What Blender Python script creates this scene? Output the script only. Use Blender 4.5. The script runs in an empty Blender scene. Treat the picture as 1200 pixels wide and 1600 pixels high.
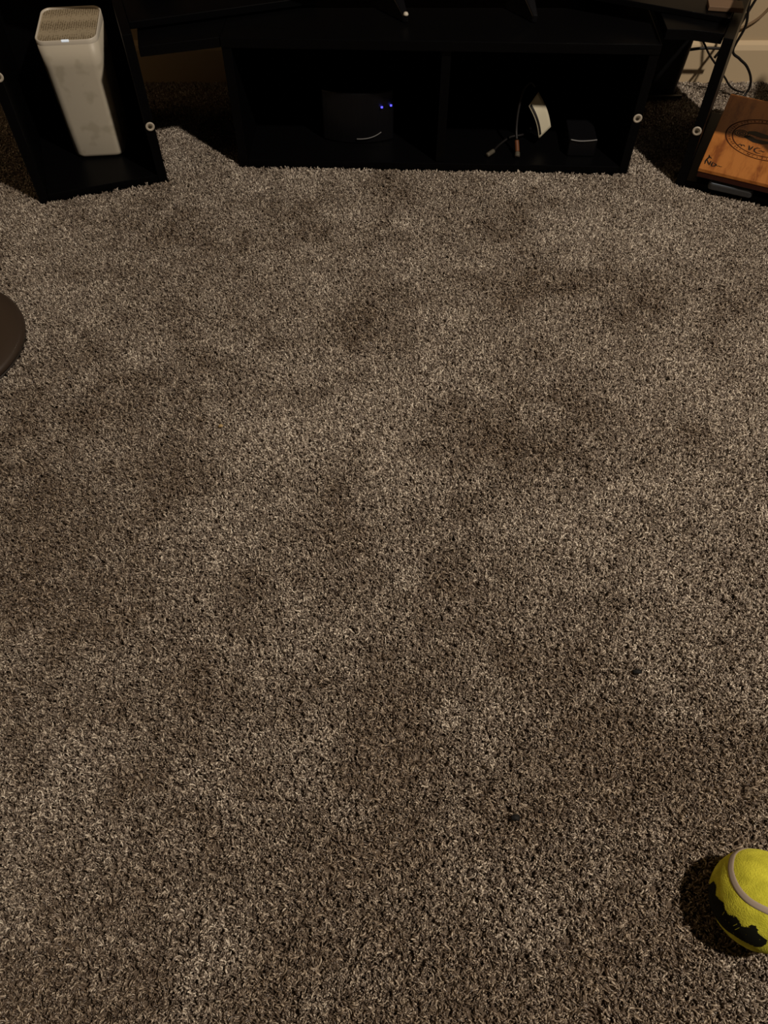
import bpy, bmesh, math, random
import numpy as np
from mathutils import Vector, Matrix, Euler, noise

S = bpy.context.scene
C = S.collection
R = math.radians

# ------------------------------------------------------------------ camera, world, lamp, exposure
cam_d = bpy.data.cameras.new('camera'); cam = bpy.data.objects.new('camera', cam_d); C.objects.link(cam)
cam_d.sensor_fit = 'VERTICAL'; cam_d.sensor_height = 24.0; cam_d.lens = 24.0 * 1202 / 1600
cam.location = (0, 0, 0.91); cam.rotation_euler = (R(90 - 54.575), 0, 0)
cam_d.clip_start = 0.02
S.camera = cam

W = bpy.data.worlds.new('world'); S.world = W; W.use_nodes = True
W.node_tree.nodes['Background'].inputs[0].default_value = (1.0, 0.72, 0.5, 1)
W.node_tree.nodes['Background'].inputs[1].default_value = 0.003

LAMP = (1.22, 0.04, 2.50)
ld = bpy.data.lights.new('ceiling_lamp', 'POINT'); ld.energy = 228; ld.color = (1.0, 0.86, 0.71)
ld.shadow_soft_size = 0.055
lo = bpy.data.objects.new('ceiling_lamp', ld); C.objects.link(lo); lo.location = LAMP

S.view_settings.view_transform = 'Standard'; S.view_settings.look = 'None'
S.view_settings.exposure = 0.0; S.view_settings.gamma = 1.0; S.view_settings.use_curve_mapping = False

# ------------------------------------------------------------------ materials
def mat(name, col, rough=0.5, spec=0.5, metal=0.0, emit=None, sheen=0.0):
    m = bpy.data.materials.new(name); m.use_nodes = True
    b = m.node_tree.nodes['Principled BSDF']
    b.inputs['Base Color'].default_value = (*col, 1); b.inputs['Roughness'].default_value = rough
    b.inputs['Specular IOR Level'].default_value = spec; b.inputs['Metallic'].default_value = metal
    b.inputs['Sheen Weight'].default_value = sheen
    if emit:
        b.inputs['Emission Color'].default_value = (*emit[:3], 1); b.inputs['Emission Strength'].default_value = emit[3]
    return m

def N(m, t, **k):
    n = m.node_tree.nodes.new(t)
    for a, v in k.items(): setattr(n, a, v)
    return n

def bumped(m, scale, dist, kind='ShaderNodeTexNoise', colvar=None, detail=3, rot=None, stretch=None):
    nt = m.node_tree; b = nt.nodes['Principled BSDF']
    tc = N(m, 'ShaderNodeTexCoord'); mp = N(m, 'ShaderNodeMapping')
    nt.links.new(tc.outputs['Object'], mp.inputs[0])
    if stretch: mp.inputs['Scale'].default_value = stretch
    tx = N(m, kind); tx.inputs['Scale'].default_value = scale
    if 'Detail' in tx.inputs: tx.inputs['Detail'].default_value = detail
    nt.links.new(mp.outputs[0], tx.inputs['Vector'])
    out = tx.outputs[0]
    if dist:
        bp = N(m, 'ShaderNodeBump'); bp.inputs['Distance'].default_value = dist; bp.inputs['Strength'].default_value = 1
        nt.links.new(out, bp.inputs['Height']); nt.links.new(bp.outputs[0], b.inputs['Normal'])
    if colvar:
        rp = N(m, 'ShaderNodeValToRGB'); e = rp.color_ramp.elements
        e[0].position = colvar[0]; e[0].color = (*colvar[1], 1); e[1].position = colvar[2]; e[1].color = (*colvar[3], 1)
        nt.links.new(out, rp.inputs[0]); nt.links.new(rp.outputs[0], b.inputs['Base Color'])
    return m

M = {}
M['laminate'] = bumped(mat('black_laminate', (.0020, .0020, .0023), .36, .09), 700, .00004)
M['edge'] = mat('black_edge_band', (.0045, .0045, .0052), .40, .4)
M['cam'] = mat('cam_lock_zinc', (.50, .45, .37), .5, .5)
M['cam_d'] = mat('cam_lock_recess', (.11, .09, .06), .5, .5)
M['white'] = bumped(mat('white_plastic', (.43, .38, .29), .45, .45), 26, .0, colvar=(.36, (.47, .425, .33), .46, (.56, .51, .41)), detail=2)
M['white_rim'] = mat('white_plastic_rim', (.62, .57, .48), .35, .5)
M['led_w'] = mat('white_indicator', (.8, .85, .9), .3, .5, emit=(.8, .9, 1, .42))
M['led_b'] = mat('blue_indicator', (.05, .05, .5), .3, .5, emit=(.08, .07, 1, 2.2))
M['wall'] = bumped(mat('beige_wall_paint', (.50, .39, .25), .7, .3), 350, .0003)
M['base'] = mat('cream_baseboard_paint', (.58, .46, .30), .45, .4)
M['ceil'] = mat('ceiling_paint', (.25, .22, .18), .9, .1)
M['cable'] = mat('black_cable_rubber', (.006, .005, .005), .5, .4)
M['cable_shadow'] = mat('brown_cable_shadow', (.20, .13, .07), .6, .3)
M['blackplastic'] = mat('black_plastic', (.004, .004, .005), .35, .3)
M['gloss'] = mat('gloss_black_plastic', (.005, .005, .006), .12, .5)
M['grey'] = mat('dark_grey_plastic', (.035, .036, .038), .45, .5)
M['silver'] = mat('dull_silver', (.16, .16, .16), .45, .5)
M['paper'] = bumped(mat('cream_card', (.62, .58, .44), .6, .4), 300, .0001)
M['ink'] = mat('black_ink', (.006, .005, .005), .6, .3)
M['orange'] = mat('orange_brown_sleeve', (.13, .045, .015), .5, .4)
M['plug'] = mat('pale_plug', (.09, .08, .06), .5, .4)
M['disc'] = mat('brown_metal_paint', (.040, .027, .019), .45, .4)
M['disc_e'] = mat('dark_rubber_rim', (.022, .016, .012), .5, .4)
M['phone'] = mat('blue_grey_gloss', (.20, .24, .30), .3, .6)
M['lit_strip'] = bumped(mat('brown_lit_strip', (.16, .10, .06), .6, .3), 60, .0002)  # tan tone of light on the black board, as a colour
M['crumb'] = mat('dark_crumb', (.004, .004, .004), .7, .3)
M['straw'] = mat('pale_crumb', (.50, .36, .17), .7, .3)

# cedar wood: long wavering grain bands along local Y
m = mat('cedar_wood', (.4, .15, .04), .5, .35); nt = m.node_tree; b = nt.nodes['Principled BSDF']
tc = N(m, 'ShaderNodeTexCoord'); mp = N(m, 'ShaderNodeMapping'); mp.inputs['Scale'].default_value = (1, .16, 1)
nt.links.new(tc.outputs['Object'], mp.inputs[0])
n1 = N(m, 'ShaderNodeTexNoise'); n1.inputs['Scale'].default_value = 52; n1.inputs['Detail'].default_value = 2
n2 = N(m, 'ShaderNodeTexNoise'); n2.inputs['Scale'].default_value = 420; n2.inputs['Detail'].default_value = 3
for q in (n1, n2): nt.links.new(mp.outputs[0], q.inputs['Vector'])
mx = N(m, 'ShaderNodeMath', operation='MULTIPLY_ADD'); mx.inputs[1].default_value = .35
nt.links.new(n2.outputs[0], mx.inputs[0]); nt.links.new(n1.outputs[0], mx.inputs[2])
rp = N(m, 'ShaderNodeValToRGB'); e = rp.color_ramp.elements
e[0].position = .50; e[0].color = (.22, .062, .012, 1); e[1].position = .76; e[1].color = (.44, .165, .036, 1)
k = rp.color_ramp.elements.new(.60); k.color = (.34, .115, .022, 1)
nt.links.new(mx.outputs[0], rp.inputs[0]); nt.links.new(rp.outputs[0], b.inputs['Base Color'])
M['cedar'] = m
M['cedar_shade'] = mat('shaded_cedar_side', (.035, .008, .004), .55, .3)  # cedar darkened for the shade on the box's front side
M['burn'] = mat('burned_mark', (.045, .014, .006), .8, .1)
M['burn_l'] = mat('light_burned_mark', (.15, .045, .012), .8, .1)

# tennis ball felt
m = mat('yellow_felt', (.45, .45, .01), .9, .15, sheen=.5); nt = m.node_tree; b = nt.nodes['Principled BSDF']
tc = N(m, 'ShaderNodeTexCoord')
n1 = N(m, 'ShaderNodeTexNoise'); n1.inputs['Scale'].default_value = 55; n1.inputs['Detail'].default_value = 6
n2 = N(m, 'ShaderNodeTexNoise'); n2.inputs['Scale'].default_value = 700; n2.inputs['Detail'].default_value = 2
for q in (n1, n2): nt.links.new(tc.outputs['Object'], q.inputs['Vector'])
rp = N(m, 'ShaderNodeValToRGB'); e = rp.color_ramp.elements
e[0].position = .3; e[0].color = (.42, .41, .03, 1); e[1].position = .62; e[1].color = (.70, .68, .06, 1)
nt.links.new(n1.outputs[0], rp.inputs[0]); nt.links.new(rp.outputs[0], b.inputs['Base Color'])
b.inputs['Sheen Tint'].default_value = (.8, .8, .1, 1)
bp = N(m, 'ShaderNodeBump'); bp.inputs['Distance'].default_value = .0008
nt.links.new(n2.outputs[0], bp.inputs['Height']); nt.links.new(bp.outputs[0], b.inputs['Normal'])
M['felt'] = m
M['seam'] = mat('grey_rubber_seam', (.36, .30, .24), .7, .3)
M['print'] = mat('black_print', (.008, .009, .006), .85, .15)

# carpet yarn: heathered taupe, each strand with its own tone
m = mat('carpet_yarn', (.3, .25, .2), .5, .45); nt = m.node_tree; b = nt.nodes['Principled BSDF']
a1 = N(m, 'ShaderNodeAttribute', attribute_name='tone', attribute_type='GEOMETRY')
a2 = N(m, 'ShaderNodeAttribute', attribute_name='tint', attribute_type='INSTANCER')
ad = N(m, 'ShaderNodeMath', operation='ADD'); fr = N(m, 'ShaderNodeMath', operation='FRACT')
nt.links.new(a1.outputs['Fac'], ad.inputs[0]); nt.links.new(a2.outputs['Fac'], ad.inputs[1]); nt.links.new(ad.outputs[0], fr.inputs[0])
rp = N(m, 'ShaderNodeValToRGB'); rp.color_ramp.interpolation = 'CONSTANT'
cols = [(0, (.13, .10, .078)), (.20, (.27, .222, .178)), (.42, (.42, .355, .29)), (.64, (.62, .545, .45)), (.80, (.30, .25, .205)), (.87, (.95, .87, .74))]
e = rp.color_ramp.elements
e[0].position = 0; e[0].color = (*cols[0][1], 1); e[1].position = cols[1][0]; e[1].color = (*cols[1][1], 1)
for p_, c_ in cols[2:]:
    k = e.new(p_); k.color = (*c_, 1)
nt.links.new(fr.outputs[0], rp.inputs[0])
a3 = N(m, 'ShaderNodeAttribute', attribute_name='pile_shade', attribute_type='INSTANCER')      # shade of leaning pile and dim lower left, multiplied into the colour
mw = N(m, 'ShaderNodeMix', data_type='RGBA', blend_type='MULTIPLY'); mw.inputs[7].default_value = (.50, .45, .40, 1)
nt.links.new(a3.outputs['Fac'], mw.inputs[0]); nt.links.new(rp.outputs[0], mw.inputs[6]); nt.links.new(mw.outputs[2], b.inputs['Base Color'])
b.inputs['Specular IOR Level'].default_value = .8; b.inputs['Roughness'].default_value = .33
M['yarn'] = m
M['backing'] = mat('carpet_backing', (.13, .10, .075), .95, .05)

# ------------------------------------------------------------------ helpers
def link(name, bm, mt, parent=None, smooth=False, bevel=0.0, seg=2):
    me = bpy.data.meshes.new(name); bm.normal_update(); bm.to_mesh(me); bm.free()
    me.materials.append(M[mt] if isinstance(mt, str) else mt)
    o = bpy.data.objects.new(name, me); C.objects.link(o)
    if smooth:
        for p in me.polygons: p.use_smooth = True
    if bevel:
        md = o.modifiers.new('bevel', 'BEVEL'); md.width = bevel; md.segments = seg; md.limit_method = 'ANGLE'
    if parent: o.parent = parent
    return o

def box(bm, x0, x1, y0, y1, z0, z1):
    v = [bm.verts.new(p) for p in ((x0, y0, z0), (x1, y0, z0), (x1, y1, z0), (x0, y1, z0), (x0, y0, z1), (x1, y0, z1), (x1, y1, z1), (x0, y1, z1))]
    for f in ((3, 2, 1, 0), (4, 5, 6, 7), (0, 1, 5, 4), (1, 2, 6, 5), (2, 3, 7, 6), (3, 0, 4, 7)): bm.faces.new([v[i] for i in f])
    return bm

def bx(name, d, mt, parent=None, bevel=.0012, **k):
    return link(name, box(bmesh.new(), *d), mt, parent, bevel=bevel, **k)

def prism(name, pts, z0, z1, mt, parent=None, bevel=.001, smooth=False):
    bm = bmesh.new()
    a = [bm.verts.new((x, y, z0)) for x, y in pts]; t = [bm.verts.new((x, y, z1)) for x, y in pts]
    n = len(pts); bm.faces.new(a[::-1]); bm.faces.new(t)
    for i in range(n): bm.faces.new((a[i], a[(i + 1) % n], t[(i + 1) % n], t[i]))
    return link(name, bm, mt, parent, bevel=bevel, smooth=smooth)

def lathe(name, prof, mt, parent=None, seg=48, smooth=True, loc=None):
    bm = bmesh.new(); rings = []
    for r, z in prof:
        if r < 1e-6: rings.append([bm.verts.new((0, 0, z))])
        else: rings.append([bm.verts.new((r * math.cos(2 * math.pi * i / seg), r * math.sin(2 * math.pi * i / seg), z)) for i in range(seg)])
    for a, c in zip(rings, rings[1:]):
        for i in range(seg):
            j = (i + 1) % seg
            if len(a) == 1: bm.faces.new((a[0], c[i], c[j]))
            elif len(c) == 1: bm.faces.new((a[i], a[j], c[0]))
            else: bm.faces.new((a[i], a[j], c[j], c[i]))
    bmesh.ops.recalc_face_normals(bm, faces=bm.faces)
    o = link(name, bm, mt, parent, smooth=smooth)
    if loc: o.location = loc
    return o

def tube(name, pts, r, mt, parent=None, seg=8, sub=6):
    """round tube along a Catmull-Rom curve through the points"""
    P = [Vector(p) for p in pts]; Q = []
    for i in range(len(P) - 1):
        p0 = P[max(i - 1, 0)]; p1 = P[i]; p2 = P[i + 1]; p3 = P[min(i + 2, len(P) - 1)]
        for k in range(sub):
            t = k / sub
            Q.append(.5 * ((2 * p1) + (p2 - p0) * t + (2 * p0 - 5 * p1 + 4 * p2 - p3) * t * t + (3 * p1 - p0 - 3 * p2 + p3) * t ** 3))
    Q.append(P[-1]); bm = bmesh.new(); rings = []; up = Vector((.31, .22, .93)).normalized()
    for i, q in enumerate(Q):
        d = (Q[min(i + 1, len(Q) - 1)] - Q[max(i - 1, 0)]).normalized()
        a = d.cross(up).normalized(); c = d.cross(a)
        rings.append([bm.verts.new(q + r * (math.cos(2 * math.pi * j / seg) * a + math.sin(2 * math.pi * j / seg) * c)) for j in range(seg)])
    for a, c in zip(rings, rings[1:]):
        for j in range(seg): bm.faces.new((a[j], a[(j + 1) % seg], c[(j + 1) % seg], c[j]))
    bm.faces.new(rings[0][::-1]); bm.faces.new(rings[-1])
    bmesh.ops.recalc_face_normals(bm, faces=bm.faces)
    return link(name, bm, mt, parent, smooth=True)

def tag(o, label, cat=None, group=None, kind=None):
    if label: o['label'] = label
    if cat: o['category'] = cat
    if group: o['group'] = group
    if kind: o['kind'] = kind
    return o

def empty(name, loc, rz, label, cat, group=None):
    o = bpy.data.objects.new(name, None); C.objects.link(o); o.location = loc; o.rotation_euler = (0, 0, rz)
    o.empty_display_size = .05
    return tag(o, label, cat, group)

def rrect(x0, x1, y0, y1, r, n=6):
    out = []
    for cx, cy, a0 in ((x1 - r, y1 - r, 0), (x0 + r, y1 - r, 90), (x0 + r, y0 + r, 180), (x1 - r, y0 + r, 270)):
        for i in range(n + 1):
            a = R(a0 + 90 * i / n); out.append((cx + r * math.cos(a), cy + r * math.sin(a)))
    return out

# ------------------------------------------------------------------ setting
YW = 1.917
tag(bx('floor', (-1.9, 1.9, -.7, YW + .1, -.03, 0), 'backing', bevel=0), None, kind='structure')
tag(bx('wall_back', (-1.9, 1.9, YW, YW + .1, 0, 2.5), 'wall', bevel=0), None, kind='structure')
tag(bx('wall_left', (-2.0, -1.9, -.7, YW + .1, 0, 2.5), 'wall', bevel=0), None, kind='structure')
bb = bmesh.new(); prof = [(YW, .002), (YW - .014, .002), (YW - .014, .078), (YW - .010, .088), (YW - .004, .092), (YW, .094)]
va = [bb.verts.new((-1.899, y, z)) for y, z in prof]; vb = [bb.verts.new((1.9, y, z)) for y, z in prof]
for i in range(len(prof)):
    j = (i + 1) % len(prof); bb.faces.new((va[i], va[j], vb[j], vb[i]))
bb.faces.new(va); bb.faces.new(vb[::-1]); bmesh.ops.recalc_face_normals(bb, faces=bb.faces)
tag(link('baseboard_back', bb, 'base'), None, kind='structure')

# ------------------------------------------------------------------ tv stand: two angled towers and a centre console
def cam_lock(parent, x, z, y=0.0):
    o = lathe('cam_lock', [(0, .0), (.0086, 0), (.0088, .0006), (.0082, .0014), (.0052, .0014), (.0046, .0006), (0, .0006)], 'cam', parent, 24)
    o.location = (x, y, z); o.rotation_euler = (R(90), 0, 0)
    o['label'] = 'pale round cam lock cap'
    i = lathe('recess', [(0, .0012), (.0034, .0012), (.0042, .0008), (.0045, .0004)], 'cam_d', o, 20)
    c = bmesh.new(); box(c, -.0028, .0028, -.0005, .0005, .0012, .0016); box(c, -.0005, .0005, -.0028, .0028, .0012, .0016)
    link('screw_slot', c, 'ink', o)
    return o

TW, TD, T = .257, .30, .018      # tower width, depth, board thickness
def tower(loc, rz, label, wing, locks, left):
    """open-topped tray of two side panels; the right-hand one also carries an added unseen shelf that shades the box"""
    t = empty('shelf_tower', loc, rz, label, 'shelf', 'angled side towers of the tv stand')
    HO = .284 if left else .356  # right outer panel made taller to carry the added shade shelf
    bx('side_panel', (0, T, 0, TD, 0, .284), 'laminate', t)
    bx('side_panel', (TW - T, TW, 0, TD, 0, HO), 'laminate', t)
    bx('base_board', (T, TW - T, .002, TD, 0, .017), 'laminate', t)
    if left: bx('back_panel', (T, TW - T, TD - .006, TD - .001, .017, .270), 'laminate', t)  # added to keep the left tower's interior black
    else: bx('shade_shelf', (.030, TW + .004, -.012, .135, HO + .0005, HO + T), 'laminate', t)  # added out of view to cast shade on the cedar box
    for x, z in locks: cam_lock(t, x, z)
    if wing < 0: bx('wing_board', (wing, -.001, .062, TD, .282, .292), 'laminate', t)
    else: bx('wing_board', (TW + .001, wing, .072, TD, .262, .275), 'laminate', t)
    return t
ZB = .004
aL = math.atan2(1.487 - 1.407, -.449 + .693); aR = math.atan2(1.396 - 1.471, .770 - .600)
tower((-.693, 1.407, ZB), aL, 'black open shelf tower on the left, holding the white router', TW + .36, ((.0135, .245), (TW - .0085, .118)), True)
tower((.600, 1.471, ZB), aR, 'black open shelf tower on the right, holding the cedar box', -.30, ((.0080, .118), (TW - .0085, .118)), False)

cw = .813
con = empty('media_console', (-.304, 1.540, ZB), math.atan2(-.029, .813), 'low wide black console with two open cubbies between the towers', 'tv stand')
CD = .34
bx('side_panel', (0, T, 0, CD, 0, .238), 'laminate', con)
bx('side_panel', (cw - T, cw, 0, CD, 0, .238), 'laminate', con)
bx('bottom_board', (T, cw - T, .001, CD, 0, .018), 'laminate', con)
bx('divider', (.412, .430, .006, CD - .008, .018, .238), 'laminate', con)
bx('back_panel', (T, cw - T, CD - .006, CD, .018, .238), 'laminate', con)
bx('top_board', (0, cw, -.002, CD, .238, .256), 'laminate', con)
cam_lock(con, cw - .0085, .120)
# short angled boards bridging the gap between console and towers
br = prism('bridge_board', [(cw + .001, .0), (cw + .048, -.002), (.9125, -.016), (.9805, .152), (cw + .001, .26)], .264, .2815, 'laminate', con)
br = prism('bridge_board', [(-.001, .0), (-.001, .20), (-.176, .092), (-.142, -.044)], .238, .256, 'laminate', con)

# ------------------------------------------------------------------ router
ro = empty('router', (-.651, 1.545, ZB + .0175), R(6), 'tall white tower router with perforated top, inside left tower', 'router')
RW, RD, RH = .111, .118, .232
def loft(rings, bm):
    vs = [[bm.verts.new(p) for p in r] for r in rings]; n = len(vs[0])
    for a, c in zip(vs, vs[1:]):
        for i in range(n): bm.faces.new((a[i], a[(i + 1) % n], c[(i + 1) % n], c[i]))
    bm.faces.new(vs[0][::-1]); bm.faces.new(vs[-1]); return vs
bm = bmesh.new(); rings = []
for z, ins in ((.0, .004), (.003, .001), (.008, 0), (.06, -.0005), (.12, -.001), (.18, -.0015), (RH - .010, -.002)):
    dx = .0
    rings.append([(x + dx, y, z) for x, y in rrect(ins + .002 * (1 - z / RH), RW - ins - .006 * (1 - z / RH), ins, RD - ins, .019, 7)])
loft(rings, bm); bmesh.ops.recalc_face_normals(bm, faces=bm.faces)
link('body', bm, 'white', ro, smooth=True)
# rim and recessed mesh top, falling gently to the front
bm = bmesh.new(); o0 = rrect(-.002, RW + .002, -.002, RD + .002, .019, 7); o1 = rrect(.0012, RW - .0012, .0012, RD - .0012, .017, 7)
def zt(y, k=0): return RH - .004 + .010 * (y / RD) + k
ro_rings = [[bm.verts.new((x, y, RH - .011)) for x, y in o0], [bm.verts.new((x, y, zt(y))) for x, y in o0],
            [bm.verts.new((x, y, zt(y, .0012))) for x, y in rrect(-.0008, RW + .0008, -.0008, RD + .0008, .018, 7)],
            [bm.verts.new((x, y, zt(y, 0))) for x, y in o1], [bm.verts.new((x, y, zt(y, -.004))) for x, y in o1]]
n = len(o0)
for a, c in zip(ro_rings, ro_rings[1:]):
    for i in range(n): bm.faces.new((a[i], a[(i + 1) % n], c[(i + 1) % n], c[i]))
bmesh.ops.recalc_face_normals(bm, faces=bm.faces)
link('rim', bm, 'white_rim', ro, smooth=True)
m = mat('perforated_cream', (.40, .34, .24), .55, .4); nt = m.node_tree; b = nt.nodes['Principled BSDF']
tc = N(m, 'ShaderNodeTexCoord'); vo = N(m, 'ShaderNodeTexVoronoi'); vo.inputs['Scale'].default_value = 230; vo.inputs['Randomness'].default_value = .25
nt.links.new(tc.outputs['Object'], vo.inputs['Vector'])
rp = N(m, 'ShaderNodeValToRGB'); e = rp.color_ramp.elements; e[0].position = .28; e[0].color = (.12, .09, .05, 1); e[1].position = .5; e[1].color = (.40, .335, .23, 1)
nt.links.new(vo.outputs['Distance'], rp.inputs[0]); nt.links.new(rp.outputs[0], b.inputs['Base Color'])
bm = bmesh.new(); bm.faces.new([bm.verts.new((x, y, zt(y, -.0018))) for x, y in o1])
g = link('grille', bm, m, ro); g['label'] = 'perforated cream grille'
l = link('indicator_light', box(bmesh.new(), RW / 2 - .007, RW / 2 + .007, -.0025, .0008, zt(0) - .002, zt(0) + .0018), 'led_w', ro, bevel=.0008)
l['label'] = 'small glowing white light'

# ------------------------------------------------------------------ cedar box, dark slab, phone
a_b = R(-25.61); bo = Vector((.626, 1.445, 0)); ex = Vector((math.cos(a_b), math.sin(a_b), 0)); ey = Vector((-ex.y, ex.x, 0))
ztop = ZB + .017
def atb(u, v, z): q = bo + ex * u + ey * v; return (q.x, q.y, z)
sl = empty('laptop', atb(.014, .052, ztop + .0004), a_b, 'closed black laptop lying flat under the cedar box', 'laptop')
prism('base', rrect(0, .165, 0, .225, .008), 0, .012, 'blackplastic', sl)
prism('lid', rrect(0, .165, 0, .225, .008), .0122, .020, 'gloss', sl)
ph = empty('phone', atb(.028, .007, ztop), a_b + R(2), 'blue-grey glossy phone peeking out below the cedar box', 'phone')
# lies in front of the laptop, under the overhang
prism('body', rrect(.0, .088, -.006, .022, .009), 0, .0125, 'grey', ph, bevel=.002)
prism('glass', rrect(.0015, .0865, -.0045, .0205, .008), .0125, .0138, 'phone', ph, bevel=.0005)
cb = empty('cedar_box', atb(0, 0, ztop + .0205), a_b, 'orange cedar box with burned round emblem on its lid, in right tower', 'box')
BT = .0185
bx('tray', (.001, .186, .001, .327, 0, .0105), 'cedar_shade', cb, bevel=.001)
bx('lid', (0, .187, 0, .328, .011, BT), 'cedar', cb, bevel=.001)
def ring_bm(bm, cx, cy, r0, r1, z, a0=0, a1=360, n=72):
    prev = None
    for i in range(n + 1):
        a = R(a0 + (a1 - a0) * i / n); p = bm.verts.new((cx + r0 * math.cos(a), cy + r0 * math.sin(a), z)); q = bm.verts.new((cx + r1 * math.cos(a), cy + r1 * math.sin(a), z))
        if prev: bm.faces.new((prev[0], p, q, prev[1]))
        prev = (p, q)
def stroke(bm, pts, w, z, taper=True):
    prev = None
    for i, (x, y) in enumerate(pts):
        x0, y0 = pts[max(i - 1, 0)]; x1, y1 = pts[min(i + 1, len(pts) - 1)]
        dx, dy = x1 - x0, y1 - y0; L = math.hypot(dx, dy) or 1; ww = w * (.55 if taper and i in (0, len(pts) - 1) else 1) / 2
        p = bm.verts.new((x - dy / L * ww, y + dx / L * ww, z)); q = bm.verts.new((x + dy / L * ww, y - dx / L * ww, z))
        if prev: bm.faces.new((prev[0], prev[1], q, p))
        prev = (p, q)
EX, EY, ZE = .103, .163, BT + .0003
rnd = random.Random(4)
bm = bmesh.new()
ring_bm(bm, EX, EY, .0792, .0820, ZE); ring_bm(bm, EX, EY, .0660, .0686, ZE)
for i in range(58):                                # worn lettering between the two rings
    a = R(i * 360 / 58 + rnd.uniform(-1, 1)); r0 = .0705 + rnd.uniform(0, .002); r1 = .0775 - rnd.uniform(0, .002)
    off = R(rnd.choice((-1.6, 0, 1.6)))
    stroke(bm, [(EX + r0 * math.cos(a), EY + r0 * math.sin(a)), (EX + (r0 + r1) / 2 * math.cos(a + off), EY + (r0 + r1) / 2 * math.sin(a + off)), (EX + r1 * math.cos(a + off * .5), EY + r1 * math.sin(a + off * .5))], rnd.uniform(.0014, .0030), ZE)
o = link('emblem_ring', bm, 'burn', cb); o['label'] = 'round burned emblem border'
bm = bmesh.new()                                   # swirl and dark figure inside the ring
pts = []
for i in range(46):
    a = i * .42; r = .0022 + .00033 * i; pts.append((.0534 + r * math.cos(a), .1686 + r * math.sin(a)))
stroke(bm, pts, .0024, ZE)
stroke(bm, [(.060, .160), (.070, .158), (.082, .150), (.096, .150), (.110, .155)], .016, ZE)
stroke(bm, [(.064, .178), (.078, .180), (.095, .176), (.115, .176)], .018, ZE)
o = link('emblem_figure', bm, 'ink', cb); o['label'] = 'dark burned swirl figure'
bm = bmesh.new()                                   # small flourish and the script letters beneath
stroke(bm, [(.054, .119), (.058, .124), (.061, .1195), (.065, .124), (.068, .119)], .0036, ZE); stroke(bm, [(.061, .126), (.061, .116)], .0022, ZE)
stroke(bm, [(.0755, .127), (.0770, .119), (.0775, .109)], .0034, ZE)
stroke(bm, [(.0835, .127), (.0815, .118), (.0795, .110)], .0034, ZE)
stroke(bm, [(.0985, .124), (.0925, .1245), (.0875, .118), (.0885, .109), (.0945, .104), (.1015, .106)], .0030, ZE)
stroke(bm, [(.0965, .113), (.101, .1165), (.1055, .114), (.1085, .116)], .0032, ZE)
o = link('script_lettering', bm, 'ink', cb)
bm = bmesh.new()                                   # signature-like scribble at the front left corner
stroke(bm, [(.0094, .0560), (.0105, .047), (.0085, .0385), (.0070, .0300), (.0078, .0190)], .0032, ZE)
stroke(bm, [(.0165, .0440), (.0125, .0475), (.0094, .0520)], .0032, ZE)
stroke(bm, [(.0095, .0356), (.0128, .0260), (.0168, .0176), (.0166, .0270), (.0172, .0345)], .0032, ZE)
stroke(bm, [(.0214, .0330), (.0205, .0225), (.0215, .0165), (.0275, .0195), (.0290, .0265), (.0235, .0300)], .0032, ZE)
stroke(bm, [(.0290, .0245), (.0320, .0215), (.0345, .0240), (.0371, .0215), (.0410, .0230)], .0022, ZE)
o = link('signature', bm, 'ink', cb); o['label'] = 'black scribbled signature'

# ------------------------------------------------------------------ things in the cubbies
zc = ZB + .0183
dv = empty('set_top_device', (-.055, 1.602, zc), 0, 'black device with two blue lights in left cubby', 'electronics')
pts = [(-.075 + .15 * i / 14, -.018 * (1 - ((i - 7) / 7) ** 2) + .018) for i in range(15)] + [(.075, .16), (-.075, .16)]
prism('body', pts, .0, .105, 'blackplastic', dv, bevel=.003)
pts = [(-.0 + .052 * i / 8, .0135 - .016 * (1 - ((i - 1) / 9) ** 2)) for i in range(9)]
tube('trim', [(x - .003, y - .001, .012 + .010 * (i / 8) ** 3) for i, (x, y) in enumerate(pts)], .0011, 'silver', dv)
for x in (.0505, .0695):
    l = link('indicator_light', box(bmesh.new(), x - .0022, x + .0022, .0055, .010, .0745, .0763), 'led_b', dv); l.location.y = -.0035 if x < .06 else .004
    l['label'] = 'small glowing blue light'
sd = empty('small_device', (.385, 1.552, zc), R(-2), 'small black box with silver top edge in right cubby', 'electronics')
bx('body', (0, .058, 0, .09, 0, .036), 'blackplastic', sd, bevel=.003)
tube('trim', [(.002, -.0003, .0365), (.02, -.0015, .0345), (.04, -.001, .0352), (.056, -.0003, .037)], .0013, 'silver', sd)

# white card tag on a cable
ct = empty('card_tag', (.330, 1.593, .06), 0, 'cream folded card tag with black line, hanging in right cubby', 'tag')
def card_pt(s, t):   # s across, t up
    bl_, brr, tl, tr = Vector((.328, 1.590, .040)), Vector((.3515, 1.600, .060)), Vector((.2995, 1.602, .101)), Vector((.318, 1.616, .123))
    p = (bl_ * (1 - s) + brr * s) * (1 - t) + (tl * (1 - s) + tr * s) * t
    p += Vector((.0045 * math.sin(math.pi * t) , .022 * max(0, t - .6) ** 1.3, -.006 * max(0, t - .7)))
    return p - Vector((.330, 1.593, .06))
def sheet(name, s0, s1, t0, t1, off, mt, thick):
    bm = bmesh.new(); nS, nT = 5, 12
    g = [[bm.verts.new(card_pt(s0 + (s1 - s0) * i / nS, t0 + (t1 - t0) * j / nT) + Vector((0, -off, off * .6))) for i in range(nS + 1)] for j in range(nT + 1)]
    for j in range(nT):
        for i in range(nS): bm.faces.new((g[j][i], g[j][i + 1], g[j + 1][i + 1], g[j + 1][i]))
    o = link(name, bm, mt, ct, smooth=True)
    md = o.modifiers.new('solid', 'SOLIDIFY'); md.thickness = thick; md.offset = 0
    return o
sheet('card', 0, 1, 0, 1, 0, 'paper', .0006)
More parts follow.
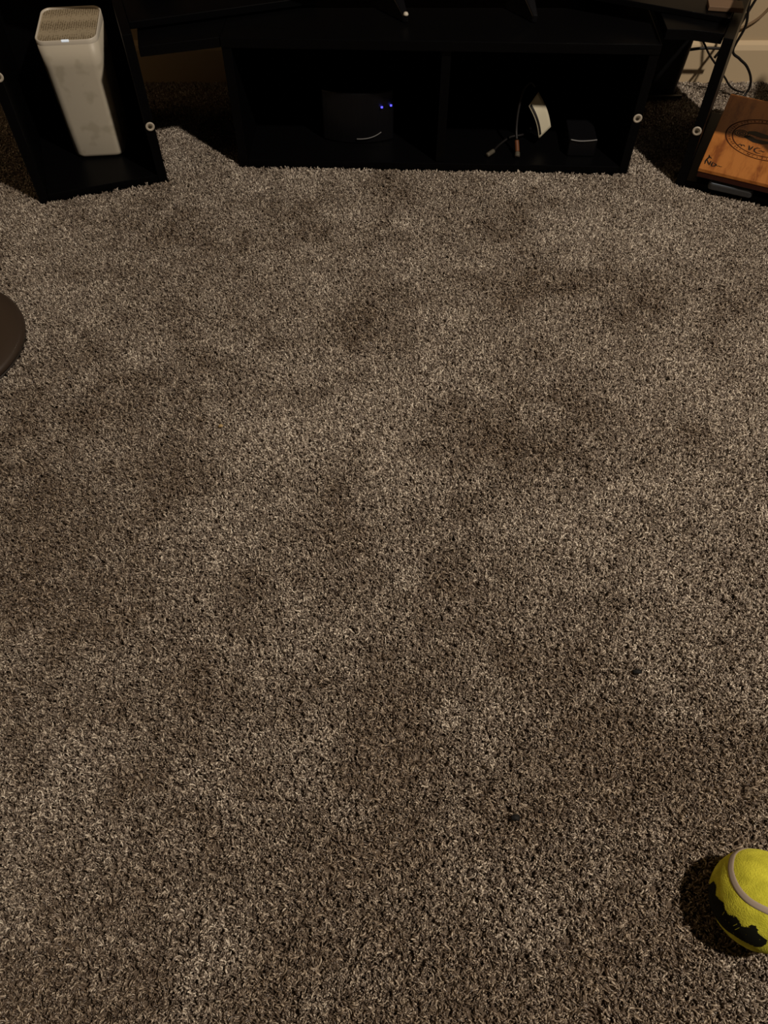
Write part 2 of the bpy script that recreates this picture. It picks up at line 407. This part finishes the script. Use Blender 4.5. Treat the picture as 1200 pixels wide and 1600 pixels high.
q = sheet('printed_line', .08, .22, .07, .97, .0012, 'ink', .0003); q['label'] = 'black printed line'
c1 = tube('cable', [(.31, 1.625, .130), (.298, 1.622, .140), (.285, 1.615, .125), (.278, 1.60, .09), (.277, 1.585, .062), (.2785, 1.572, .048)], .0028, 'cable')
tag(c1, 'black cable bending down beside the hanging card tag', 'cable')
pl = empty('cable_plug', (.2785, 1.571, .046), 0, 'orange-brown sleeved plug standing below the black cable', 'plug')
tube('sleeve', [(0, 0, .0), (.001, -.010, -.008), (.0015, -.018, -.014)], .0046, 'orange', pl)
tube('tip', [(.0015, -.020, -.0155), (.001, -.028, -.0185)], .0055, 'plug', pl)
p2 = empty('cable_plug', (.221, 1.551, zc + .0055), 0, 'grey cable plug lying left of the orange sleeved plug', 'plug')
tube('body', [(.010, .012, 0), (-.004, -.004, 0)], .0048, 'plug', p2)
tube('wire', [(.010, .012, 0), (.024, .034, .001), (.05, .06, .004), (.08, .075, .002), (.10, .11, 0), (.09, .16, 0)], .0026, 'cable', p2)

# ------------------------------------------------------------------ television, lit strip, bowl on top
ZT = ZB + .256
ZWg = ZB + .275
tv = empty('television', (0, 1.60, ZT + .0003), 0, 'black television standing on feet above the console', 'television')
bx('screen', (-.662, .662, .008, .030, .074, .78), 'gloss', tv, bevel=.004)
bx('housing', (-.58, .58, .031, .062, .12, .60), 'blackplastic', tv, bevel=.008)
def foot(x, tipx, tipy):
    bm = bmesh.new()
    a = [(x - .030, .06, 0), (x + .006, .06, 0), (tipx + .005, tipy, 0), (tipx - .005, tipy, 0)]
    tz = [.074, .074, .012, .012]
    lo_ = [bm.verts.new(p) for p in a]; hi = [bm.verts.new((p[0], p[1], z)) for p, z in zip(a, tz)]
    bm.faces.new(lo_); bm.faces.new(hi[::-1])
    for i in range(4): bm.faces.new((lo_[i], lo_[(i + 1) % 4], hi[(i + 1) % 4], hi[i]))
    bmesh.ops.recalc_face_normals(bm, faces=bm.faces)
    return link('foot', bm, 'gloss', tv, bevel=.002)
foot(.015, .041, -.002)
foot(.265, .285, -.002)
t = lathe('foot_glint', [(0, .006), (.0035, .0048), (.005, .002), (.005, 0), (0, 0)], 'white_rim', tv, 20, loc=(.041, .001, .012)); t['label'] = 'pale cap drawn as the glint on the foot tip'  # glint at the end of the foot, put in as a pale cap
bt = empty('lit_strip_bar', (.600, 1.556, ZB + .2925), math.atan2(-.013, .075), 'brown bar painting the lit strip on the bridge beside the right tower', 'lit_strip')  # bar standing in for a lit strip of the top surface
bx('lit_strip_body', (-.010, .052, 0, .034, 0, .008), 'lit_strip', bt)
bw = lathe('bowl', [(0, 0), (.022, 0), (.034, .010), (.040, .026), (.038, .026), (.031, .012), (.02, .004), (0, .003)], 'gloss', None, 40)
bw.location = (-.440, 1.680, ZWg + .0005); tag(bw, 'small round dark glossy bowl on the top left of the stand', 'bowl')

# ------------------------------------------------------------------ behind the right tower: bin, strip, cables
bn = empty('storage_bin', (.612, 1.862, .010), 0, 'dark grey plastic bin standing behind the console by the wall', 'bin')
bm = bmesh.new()
loft([[(x, y, z) for x, y in r] for r, z in ((rrect(-.066, .066, -.032, .030, .014), 0), (rrect(-.070, .070, -.034, .033, .014), .05), (rrect(-.078, .078, -.038, .036, .014), .20))], bm)
bmesh.ops.recalc_face_normals(bm, faces=bm.faces); link('body', bm, 'grey', bn, smooth=False)
prism('rim', rrect(-.081, .081, -.040, .038, .016), .200, .208, 'grey', bn)
st = bx('plastic_strip', (-.055, .045, -.004, .004, 0, .006), 'plug', bevel=.001); st.location = (.645, 1.818, .012); st.rotation_euler = (0, 0, R(2))
tag(st, 'short pale plastic strip on the carpet behind the console', 'strip')
c = tube('power_cable', [(.755, 1.80, .33), (.763, 1.80, .222), (.773, 1.80, .173), (.764, 1.80, .124), (.785, 1.80, .106), (.806, 1.80, .091), (.824, 1.80, .068), (.831, 1.80, .045), (.822, 1.795, .026), (.80, 1.78, .014)], .0028, 'cable')
tag(c, 'black power cable looping down against the wall behind the cedar box', 'cable')
c = tube('power_cable', [(.83, 1.84, .32), (.797, 1.84, .222), (.787, 1.84, .19), (.778, 1.84, .16), (.765, 1.84, .13), (.745, 1.84, .09)], .0030, 'cable')
tag(c, 'short black cable crossing behind the right tower at the top edge', 'cable')
c = tube('power_cable', [(.675, 1.82, .19), (.692, 1.82, .145), (.708, 1.82, .124), (.726, 1.82, .103), (.755, 1.82, .076), (.780, 1.825, .052), (.795, 1.83, .036), (.815, 1.835, .022), (.84, 1.84, .014)], .0022, 'cable')
tag(c, 'thin black cable slanting down through the gap beside the right tower', 'cable')
c = tube('power_cable', [(.645, 1.845, .094), (.666, 1.845, .101), (.685, 1.845, .105), (.712, 1.845, .108), (.742, 1.845, .108), (.77, 1.847, .105)], .0032, 'cable')
tag(c, 'thick black cable running level across the gap beside the right tower', 'cable')
c = tube('wall_cable_shadow', [(.90, 1.910, .215), (.87, 1.909, .18), (.845, 1.909, .145), (.815, 1.909, .125), (.78, 1.909, .115)], .0030, 'cable_shadow')  # tube standing in for the shadow of a cable on the wall
tag(c, 'brown tube painting a cable shadow on the wall above the baseboard', 'cable_shadow')

# ------------------------------------------------------------------ round pedestal base at left
DX, DY, DR = -.7655, .979, .157
dp = empty('side_table', (DX, DY, .007), 0, 'round brown pedestal base standing on the carpet at the left edge', 'table')
lathe('pedestal_foot', [(0, .004), (DR - .006, .004), (DR, .010), (DR - .001, .016), (DR - .006, .020), (DR - .03, .0225), (0, .0265)], 'disc', dp, 96)
lathe('rubber_rim', [(DR - .012, 0), (DR - .004, 0), (DR - .002, .004), (DR - .012, .004)], 'disc_e', dp, 96)
lathe('column', [(0, .026), (.03, .026), (.024, .034), (.017, .045), (.017, .44), (0, .44)], 'disc', dp, 40)
lathe('tabletop', [(0, .44), (.13, .44), (.135, .445), (.135, .455), (.13, .46), (0, .46)], 'disc', dp, 64)

# ------------------------------------------------------------------ tennis ball
BC = Vector((.379, .131, .0505)); BR = .0475
tb = empty('tennis_ball', BC, 0, 'large yellow tennis ball with black print on the carpet, lower right', 'ball')
bm = bmesh.new(); bmesh.ops.create_icosphere(bm, subdivisions=5, radius=BR)
for v in bm.verts:
    v.co *= 1 + .006 * noise.noise(v.co * 260)
link('felt', bm, 'felt', tb, smooth=True)
seam = [Vector(p) for p in ((.55, .80, .05), (.20, .96, .02), (-.131, .98, .148), (-.40, .86, .29), (-.558, .717, .418), (-.702, .425, .572), (-.703, .11, .702), (-.574, -.138, .807), (-.312, -.325, .893), (.05, -.46, .89), (.45, -.42, .79), (.78, -.20, .59), (.95, .15, .28), (.95, .30, .0), (.86, .50, -.1), (.70, .70, -.05))]
bm = bmesh.new(); n = len(seam); P = []
for i in range(n):
    p0, p1, p2, p3 = (seam[(i + k) % n] for k in (-1, 0, 1, 2))
    for k in range(10):
        t = k / 10
        P.append((.5 * ((2 * p1) + (p2 - p0) * t + (2 * p0 - 5 * p1 + 4 * p2 - p3) * t * t + (3 * p1 - p0 - 3 * p2 + p3) * t ** 3)).normalized())
L = len(P); rings = []
for i in range(L):
    d = (P[(i + 1) % L] - P[i - 1]).normalized(); s = P[i].cross(d)
    rings.append([bm.verts.new((P[i] + s * w * .072).normalized() * (BR + h)) for w, h in ((-1, -.0004), (-.85, .0005), (-.4, .0007), (.4, .0007), (.85, .0005), (1, -.0004))])
for i in range(L):
    a, c_ = rings[i], rings[(i + 1) % L]
    for j in range(5): bm.faces.new((a[j], a[j + 1], c_[j + 1], c_[j]))
bmesh.ops.recalc_face_normals(bm, faces=bm.faces)
o = link('seam', bm, 'seam', tb, smooth=True); o['label'] = 'pale grey rubber seam'
# black scalloped print: polygon on the sphere, tested in a tangent chart
poly3 = [(-.904, .31, -.295), (-.925, .33, .13), (-.945, .27, .22), (-.955, .20, .24), (-.975, .06, .18), (-.955, -.03, .28), (-.925, -.10, .37), (-.912, -.17, .36), (-.904, -.225, .33), (-.87, -.334, .36), (-.81, -.357, .46), (-.77, -.385, .50), (-.738, -.446, .49), (-.693, -.545, .455), (-.598, -.584, .54), (-.564, -.545, .62), (-.51, -.555, .655), (-.459, -.62, .63), (-.452, -.688, .565), (-.358, -.755, .545), (-.277, -.80, .52), (-.28, -.86, .43), (-.328, -.902, .281), (-.443, -.876, .194), (-.599, -.785, .156), (-.737, -.672, .076), (-.833, -.55, -.063), (-.911, -.375, -.172), (-.934, -.173, -.314), (-.936, .056, -.348)]
ax = Vector((-.78, -.45, .30)).normalized(); u_ = ax.cross(Vector((0, 0, 1))).normalized(); v_ = u_.cross(ax)
def chart(p):
    p = Vector(p).normalized(); k = 1 / (1 + p.dot(ax)); return (p.dot(u_) * k, p.dot(v_) * k)
poly = [chart(p) for p in poly3]
def inside(x, y):
    c_ = False; j = len(poly) - 1
    for i in range(len(poly)):
        xi, yi = poly[i]; xj, yj = poly[j]
        if (yi > y) != (yj > y) and x < (xj - xi) * (y - yi) / (yj - yi) + xi: c_ = not c_
        j = i
    return c_
bm = bmesh.new(); cell = .011; vd = {}
def gv(i, j):
    if (i, j) not in vd:
        a, c_ = i * cell, j * cell; d = 1 + a * a + c_ * c_
        p = (ax * ((1 - a * a - c_ * c_) / d) + u_ * (2 * a / d) + v_ * (2 * c_ / d))
        vd[(i, j)] = bm.verts.new(p * (BR + .00045))
    return vd[(i, j)]
for i in range(-80, 80):
    for j in range(-60, 60):
        x, y = (i + .5) * cell, (j + .5) * cell
        if inside(x, y) and noise.noise(Vector((x * 40, y * 40, 3))) < .62: bm.faces.new((gv(i, j), gv(i + 1, j), gv(i + 1, j + 1), gv(i, j + 1)))
bmesh.ops.recalc_face_normals(bm, faces=bm.faces)
o = link('print', bm, 'print', tb, smooth=True); o['label'] = 'black scalloped print'
bm = bmesh.new()          # worn lettering strokes left yellow inside the print
def on(p, h): return Vector(p).normalized() * (BR + h)
for a, c_ in (((-.80, -.52, .30), (-.76, -.50, .42)), ((-.76, -.58, .26), (-.72, -.56, .40)), ((-.90, -.30, .20), (-.89, -.26, .30))):
    a = Vector(a).normalized(); c_ = Vector(c_).normalized(); s = a.cross(c_).normalized() * .0045
    v = [bm.verts.new(on(q, .0008)) for q in (a - s, a + s, c_ + s, c_ - s)]; bm.faces.new(v)
link('print_detail', bm, 'felt', tb)['label'] = 'worn yellow strokes in the print'

# ------------------------------------------------------------------ crumbs on the carpet
def crumb(name, loc, sx, sy, sz, mt, label, rz=0):
    bm = bmesh.new(); bmesh.ops.create_icosphere(bm, subdivisions=3, radius=1)
    for v in bm.verts:
        k = 1 + .3 * noise.noise(v.co * 1.7 + Vector(loc) * 9); v.co = Vector((v.co.x * sx * k, v.co.y * sy * k, v.co.z * sz * k))
    o = link(name, bm, mt, smooth=True); o.location = loc; o.rotation_euler = (0, 0, rz); tag(o, label, 'crumb')
crumb('crumb', (.316, .394, .0128), .0058, .0034, .0024, 'crumb', 'tiny black crumb on the carpet above and left of the ball')
crumb('crumb', (.147, .220, .0122), .0050, .0036, .0022, 'crumb', 'tiny black crumb on the carpet far left of the ball, nearer the bottom')
crumb('crumb', (-.2535, .802, .0135), .0034, .0026, .0022, 'straw', 'tiny pale crumb on the carpet in the left half, far from the ball')

# ------------------------------------------------------------------ carpet pile (stuff)
rng = np.random.default_rng(7)
hid = bpy.data.collections.new('pile_yarns')          # prototypes, only instanced
def strand(verts, faces, tones, base, lean, curl, ph0, h, r0, tone):
    nseg = 6; up = Vector((0, 0, 1)); c0 = []
    for k in range(nseg + 1):
        t = k / nseg
        w = curl * t * (1.15 - .25 * t)
        c0.append(Vector((base[0] + lean[0] * t ** 1.6 + w * math.cos(ph0 + 4.2 * t), base[1] + lean[1] * t ** 1.6 + w * math.sin(ph0 + 4.2 * t), h * (t - .16 * t ** 3))))
    v0 = len(verts); ns = 4
    for k, p in enumerate(c0):
        d = (c0[min(k + 1, nseg)] - c0[max(k - 1, 0)]).normalized(); a = d.cross(Vector((.3, .8, .2))).normalized(); b_ = d.cross(a)
        r = r0 * (1 if k < nseg else .55)
        for j in range(ns):
            an = 2 * math.pi * j / ns + k * .5
            verts.append(p + r * (math.cos(an) * a + math.sin(an) * b_)); tones.append(tone)
    for k in range(nseg):
        for j in range(ns):
            faces.append((v0 + k * ns + j, v0 + k * ns + (j + 1) % ns, v0 + (k + 1) * ns + (j + 1) % ns, v0 + (k + 1) * ns + j))
    faces.append(tuple(v0 + nseg * ns + j for j in range(ns)))
NP = 12
for q in range(NP):
    vs, fs, tn = [], [], []
    for s in range(5):
        a = rng.uniform(0, 6.28); rr = rng.uniform(.0003, .0030)
        strand(vs, fs, tn, (rr * math.cos(a), rr * math.sin(a)), (rng.normal(0, .0022), rng.normal(0, .0022)), rng.uniform(.0008, .0022), rng.uniform(0, 6.28), rng.uniform(.0085, .0130), rng.uniform(.00065, .00115), rng.random())
    me = bpy.data.meshes.new('yarn_tuft'); me.from_pydata(vs, [], fs); me.polygons.foreach_set('use_smooth', [True] * len(fs))
    at = me.attributes.new('tone', 'FLOAT', 'POINT'); at.data.foreach_set('value', tn)
    me.materials.append(M['yarn']); hid.objects.link(bpy.data.objects.new('yarn_tuft', me))

SP = .0040
gx = np.arange(-1.25, 1.25, SP); gy = np.arange(-.12, 1.905, SP)
X, Y = np.meshgrid(gx, gy); X = X.ravel(); Y = Y.ravel()
X = X + rng.uniform(-.5, .5, X.size) * SP * .95; Y = Y + rng.uniform(-.5, .5, Y.size) * SP * .95
keep = np.abs(X) < .42 + .56 * np.clip(Y, 0, 3)           # what the camera's surroundings can see
keep &= ~((Y > 1.90))
def cut_rect(ox, oy, a, x0, x1, y0, y1):
    c_, s_ = math.cos(a), math.sin(a); lx = (X - ox) * c_ + (Y - oy) * s_; ly = -(X - ox) * s_ + (Y - oy) * c_
    return (lx > x0) & (lx < x1) & (ly > y0) & (ly < y1)
mg = .0035
keep &= ~cut_rect(-.693, 1.407, aL, -mg, TW + mg, -mg, TD + mg)
keep &= ~cut_rect(.600, 1.471, aR, -mg, TW + mg, -mg, TD + mg)
keep &= ~cut_rect(-.304, 1.540, math.atan2(-.029, .813), -mg, cw + mg, -mg, CD + mg)
keep &= ~cut_rect(.595, 1.862, 0, -.09, .09, -.035, .035)
keep &= ~((X - DX) ** 2 + (Y - DY) ** 2 < (DR - .003) ** 2)
keep &= ~((X - BC.x) ** 2 + (Y - BC.y) ** 2 < .021 ** 2)
X = X[keep]; Y = Y[keep]; n = X.size
# brushed patches: the pile leans one way or another over broad blotches
def vnoise(x, y, sc, seed):
    g = np.random.default_rng(seed).normal(0, 1, (90, 90)); u = x / sc + 31; v = y / sc + 31
    i = np.floor(u).astype(int) % 89; j = np.floor(v).astype(int) % 89; fu = u - np.floor(u); fv = v - np.floor(v)
    fu = fu * fu * (3 - 2 * fu); fv = fv * fv * (3 - 2 * fv)
    return (g[i, j] * (1 - fu) + g[i + 1, j] * fu) * (1 - fv) + (g[i, j + 1] * (1 - fu) + g[i + 1, j + 1] * fu) * fv
B = .28 * vnoise(X, Y, .22, 1) + .34 * vnoise(X * .8 + Y * .6, Y * .8 - X * .6, .085, 2) + .38 * vnoise(X, Y, .038, 3) + .34 * vnoise(X, Y, .016, 4) + 2.6 * np.clip(.44 - Y, 0, .5) + 1.2 * np.clip(-.12 - X, 0, .5) * np.clip(1.35 - Y, 0, 1)  # last two terms dim the bottom and left, light falloff put into colour
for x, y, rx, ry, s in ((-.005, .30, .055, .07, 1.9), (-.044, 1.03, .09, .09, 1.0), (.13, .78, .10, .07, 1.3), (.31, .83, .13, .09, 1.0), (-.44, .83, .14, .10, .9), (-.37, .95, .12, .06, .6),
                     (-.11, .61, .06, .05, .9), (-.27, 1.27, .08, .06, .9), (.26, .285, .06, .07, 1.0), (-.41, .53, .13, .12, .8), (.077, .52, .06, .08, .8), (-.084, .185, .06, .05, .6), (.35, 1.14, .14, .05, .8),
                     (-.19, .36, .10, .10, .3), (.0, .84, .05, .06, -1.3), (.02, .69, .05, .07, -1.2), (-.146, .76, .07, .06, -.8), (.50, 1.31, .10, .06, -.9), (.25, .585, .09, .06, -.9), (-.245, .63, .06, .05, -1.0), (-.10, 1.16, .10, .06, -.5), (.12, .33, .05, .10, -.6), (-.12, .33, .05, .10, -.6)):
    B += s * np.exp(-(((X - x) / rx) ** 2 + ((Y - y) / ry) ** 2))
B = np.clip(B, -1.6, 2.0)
# B > 0: pile bent toward the lamp-less side and the viewer; B < 0: bent away
tilt = .15 + .42 * np.abs(B)
dirn = np.where(B > 0, math.radians(205), math.radians(35)) + rng.normal(0, .35, n)
rot = np.empty((n, 3)); rx_ = -tilt * np.sin(dirn); ry_ = tilt * np.cos(dirn)
rot[:, 0] = rx_ + rng.normal(0, .16, n); rot[:, 1] = ry_ + rng.normal(0, .16, n); rot[:, 2] = rng.uniform(0, 6.283, n)
scl = np.clip(rng.normal(1, .10, n) - .03 * B, .6, 1.3)
me = bpy.data.meshes.new('carpet_pile'); me.vertices.add(n)
me.vertices.foreach_set('co', np.column_stack([X, Y, np.zeros(n)]).ravel())
for nm, ty, dat in (('rot', 'FLOAT_VECTOR', rot), ('scl', 'FLOAT', scl), ('tint', 'FLOAT', rng.random(n)), ('pile_shade', 'FLOAT', np.clip(.36 + .46 * B, 0, 1)), ('pick', 'INT', rng.integers(0, NP, n))):
    at = me.attributes.new(nm, ty, 'POINT'); at.data.foreach_set('vector' if ty == 'FLOAT_VECTOR' else 'value', dat.ravel() if ty != 'INT' else dat.astype(np.int32))
me.materials.append(M['yarn'])
cp = bpy.data.objects.new('carpet_pile', me); C.objects.link(cp)
tag(cp, 'taupe heathered cut pile of the wall to wall carpet', 'carpet', kind='stuff')
ng = bpy.data.node_groups.new('pile', 'GeometryNodeTree')
ng.interface.new_socket('Geometry', in_out='INPUT', socket_type='NodeSocketGeometry'); ng.interface.new_socket('Geometry', in_out='OUTPUT', socket_type='NodeSocketGeometry')
gi = ng.nodes.new('NodeGroupInput'); go = ng.nodes.new('NodeGroupOutput'); ip = ng.nodes.new('GeometryNodeInstanceOnPoints')
ci = ng.nodes.new('GeometryNodeCollectionInfo'); ci.inputs['Collection'].default_value = hid; ci.inputs['Separate Children'].default_value = True; ci.inputs['Reset Children'].default_value = True
ip.inputs['Pick Instance'].default_value = True
def named(nm, ty):
    q = ng.nodes.new('GeometryNodeInputNamedAttribute'); q.data_type = ty; q.inputs['Name'].default_value = nm; return q.outputs['Attribute']
Lk = ng.links.new
Lk(gi.outputs[0], ip.inputs['Points']); Lk(ci.outputs[0], ip.inputs['Instance']); Lk(named('pick', 'INT'), ip.inputs['Instance Index'])
er = ng.nodes.new('FunctionNodeEulerToRotation'); Lk(named('rot', 'FLOAT_VECTOR'), er.inputs[0]); Lk(er.outputs[0], ip.inputs['Rotation'])
Lk(named('scl', 'FLOAT'), ip.inputs['Scale']); Lk(ip.outputs[0], go.inputs[0])
md = cp.modifiers.new('pile', 'NODES'); md.node_group = ng
print('tufts', n)
